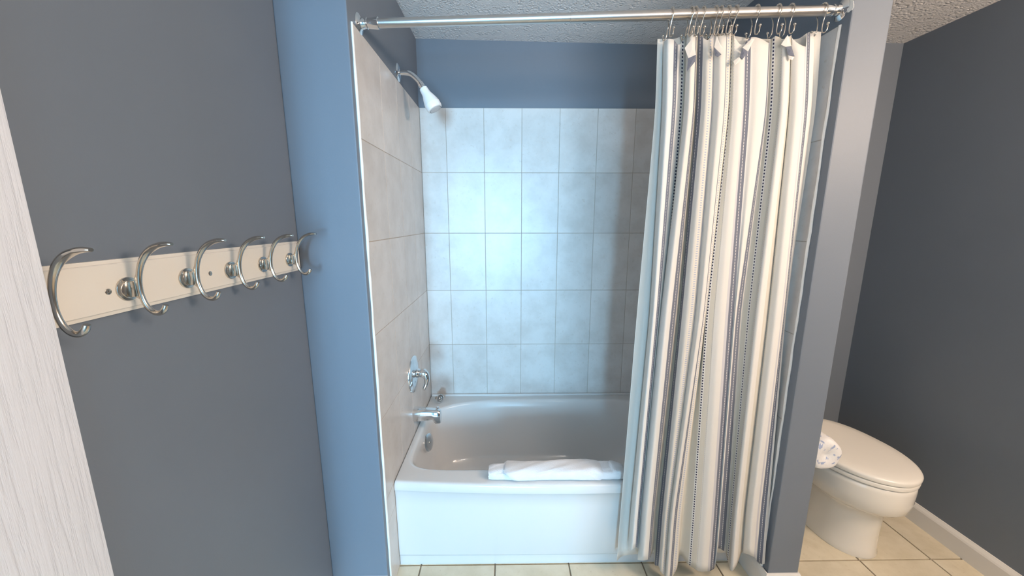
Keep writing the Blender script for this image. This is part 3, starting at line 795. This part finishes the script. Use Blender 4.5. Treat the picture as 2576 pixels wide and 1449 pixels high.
tube(bm, [(-.13, .502, .66), (-.105, .498, .657), (-.07, .498, .652)], [.006, .0055, .007], 12)
obj('flush_lever', bm, CHROME, toi)

# ------------------------------------------------------------------ wrapped paper roll on a wall arm
hold = thing('toilet_paper_holder', 'chrome arm holding the wrapped roll behind the partition', 'paper holder', (1.138, 1.395, .5625))
bm = bmesh.new(); lathe(bm, (0, 0, 0), (1, 0, 0), [(0, .024), (.004, .024), (.008, .018), (.010, .009)], 28); obj('wall_plate', bm, CHROME, hold)
bm = bmesh.new(); tube(bm, [(.006, 0, 0), (.06, 0, 0), (.082, 0, 0), (.094, -.010, 0), (.096, -.04, 0), (.096, -.105, 0), (.096, -.110, 0)], .0062, 14, 6); obj('arm', bm, CHROME, hold)
roll = thing('toilet_paper_roll', 'paper roll in blue and white printed wrap by the partition', 'toilet paper', (1.232, 1.262, .5625))
bm = bmesh.new()
rr = random.Random(4)
def rw(y, r): return [(r * (1 + .03 * math.sin(5 * 2 * PI * i / 48 + y * 60) + .012 * math.sin(11 * 2 * PI * i / 48)) * math.cos(2 * PI * i / 48), y, r * (1 + .03 * math.sin(5 * 2 * PI * i / 48 + y * 60)) * math.sin(2 * PI * i / 48)) for i in range(48)]
loft(bm, [rw(.006, .004), rw(.003, .012), rw(-.002, .030), rw(-.004, .048), rw(0, .058), rw(.008, .0635), rw(.02, .066), rw(.085, .066), rw(.097, .064), rw(.102, .05), rw(.100, .018)], True, True, False)
obj('printed_wrap', bm, WRAP, roll)
bm = bmesh.new(); lathe(bm, (0, .006, 0), (0, 1, 0), [(0, .020), (0, .060), (.088, .060), (.088, .020)], 40, False, False)
obj('paper', bm, PAPER, roll)

# ------------------------------------------------------------------ light
def area(name, loc, target, sx, sy, power, col, spread=180):
    L = bpy.data.lights.new(name, 'AREA'); L.shape = 'RECTANGLE'; L.size = sx; L.size_y = sy
    L.energy = power; L.color = col; L.spread = math.radians(spread)
    o = bpy.data.objects.new(name, L); C.objects.link(o); o.location = loc
    o.rotation_euler = (Vector(target) - Vector(loc)).to_track_quat('-Z', 'Y').to_euler(); return o
area('window_daylight', (-.30, HY + .01, 1.12), (-.30, 2, 1.12), 1.0, 1.98, 470, (.345, .695, 1.0))
for y in (-.20, -.02, .16):
    L = bpy.data.lights.new('vanity_lamp', 'POINT'); L.energy = 29; L.color = (1.0, .755, .56); L.shadow_soft_size = .11
    o = bpy.data.objects.new('vanity_lamp', L); C.objects.link(o); o.location = (1.88, y, 1.98)

for x in (.72, .92, 1.12):  # unseen fill lights, added by the rear wall to brighten the curtain front
    L = bpy.data.lights.new('front_fill', 'POINT'); L.energy = 6; L.color = (1.0, .88, .76); L.shadow_soft_size = .09
    o = bpy.data.objects.new('front_fill', L); C.objects.link(o); o.location = (x, YREAR + .12, 1.95)

W = bpy.data.worlds.new('sky'); bpy.context.scene.world = W; W.use_nodes = True
bg = W.node_tree.nodes['Background']; bg.inputs[0].default_value = (.55, .75, 1, 1); bg.inputs[1].default_value = .6

# ------------------------------------------------------------------ camera
f_px, tilt, yaw = 923.98, .1823, .0132
cd = bpy.data.cameras.new('camera'); cam = bpy.data.objects.new('camera', cd); C.objects.link(cam)
cd.sensor_fit = 'HORIZONTAL'; cd.sensor_width = 36; cd.lens = 36 * f_px / 2576; cd.clip_start = .02
right = Vector((math.cos(yaw), -math.sin(yaw), 0))
fwd = Vector((math.sin(yaw) * math.cos(tilt), math.cos(yaw) * math.cos(tilt), -math.sin(tilt)))
up = right.cross(fwd)
M = Matrix((right, up, -fwd)).transposed().to_4x4(); M.translation = (0, 0, 1.457)
cam.matrix_world = M
S = bpy.context.scene; S.camera = cam
vs_ = S.view_settings
vs_.view_transform = 'Standard'; vs_.look = 'None'; vs_.gamma = 1; vs_.use_curve_mapping = False; vs_.exposure = 0.0
S.cycles.max_bounces = 8; S.cycles.diffuse_bounces = 5
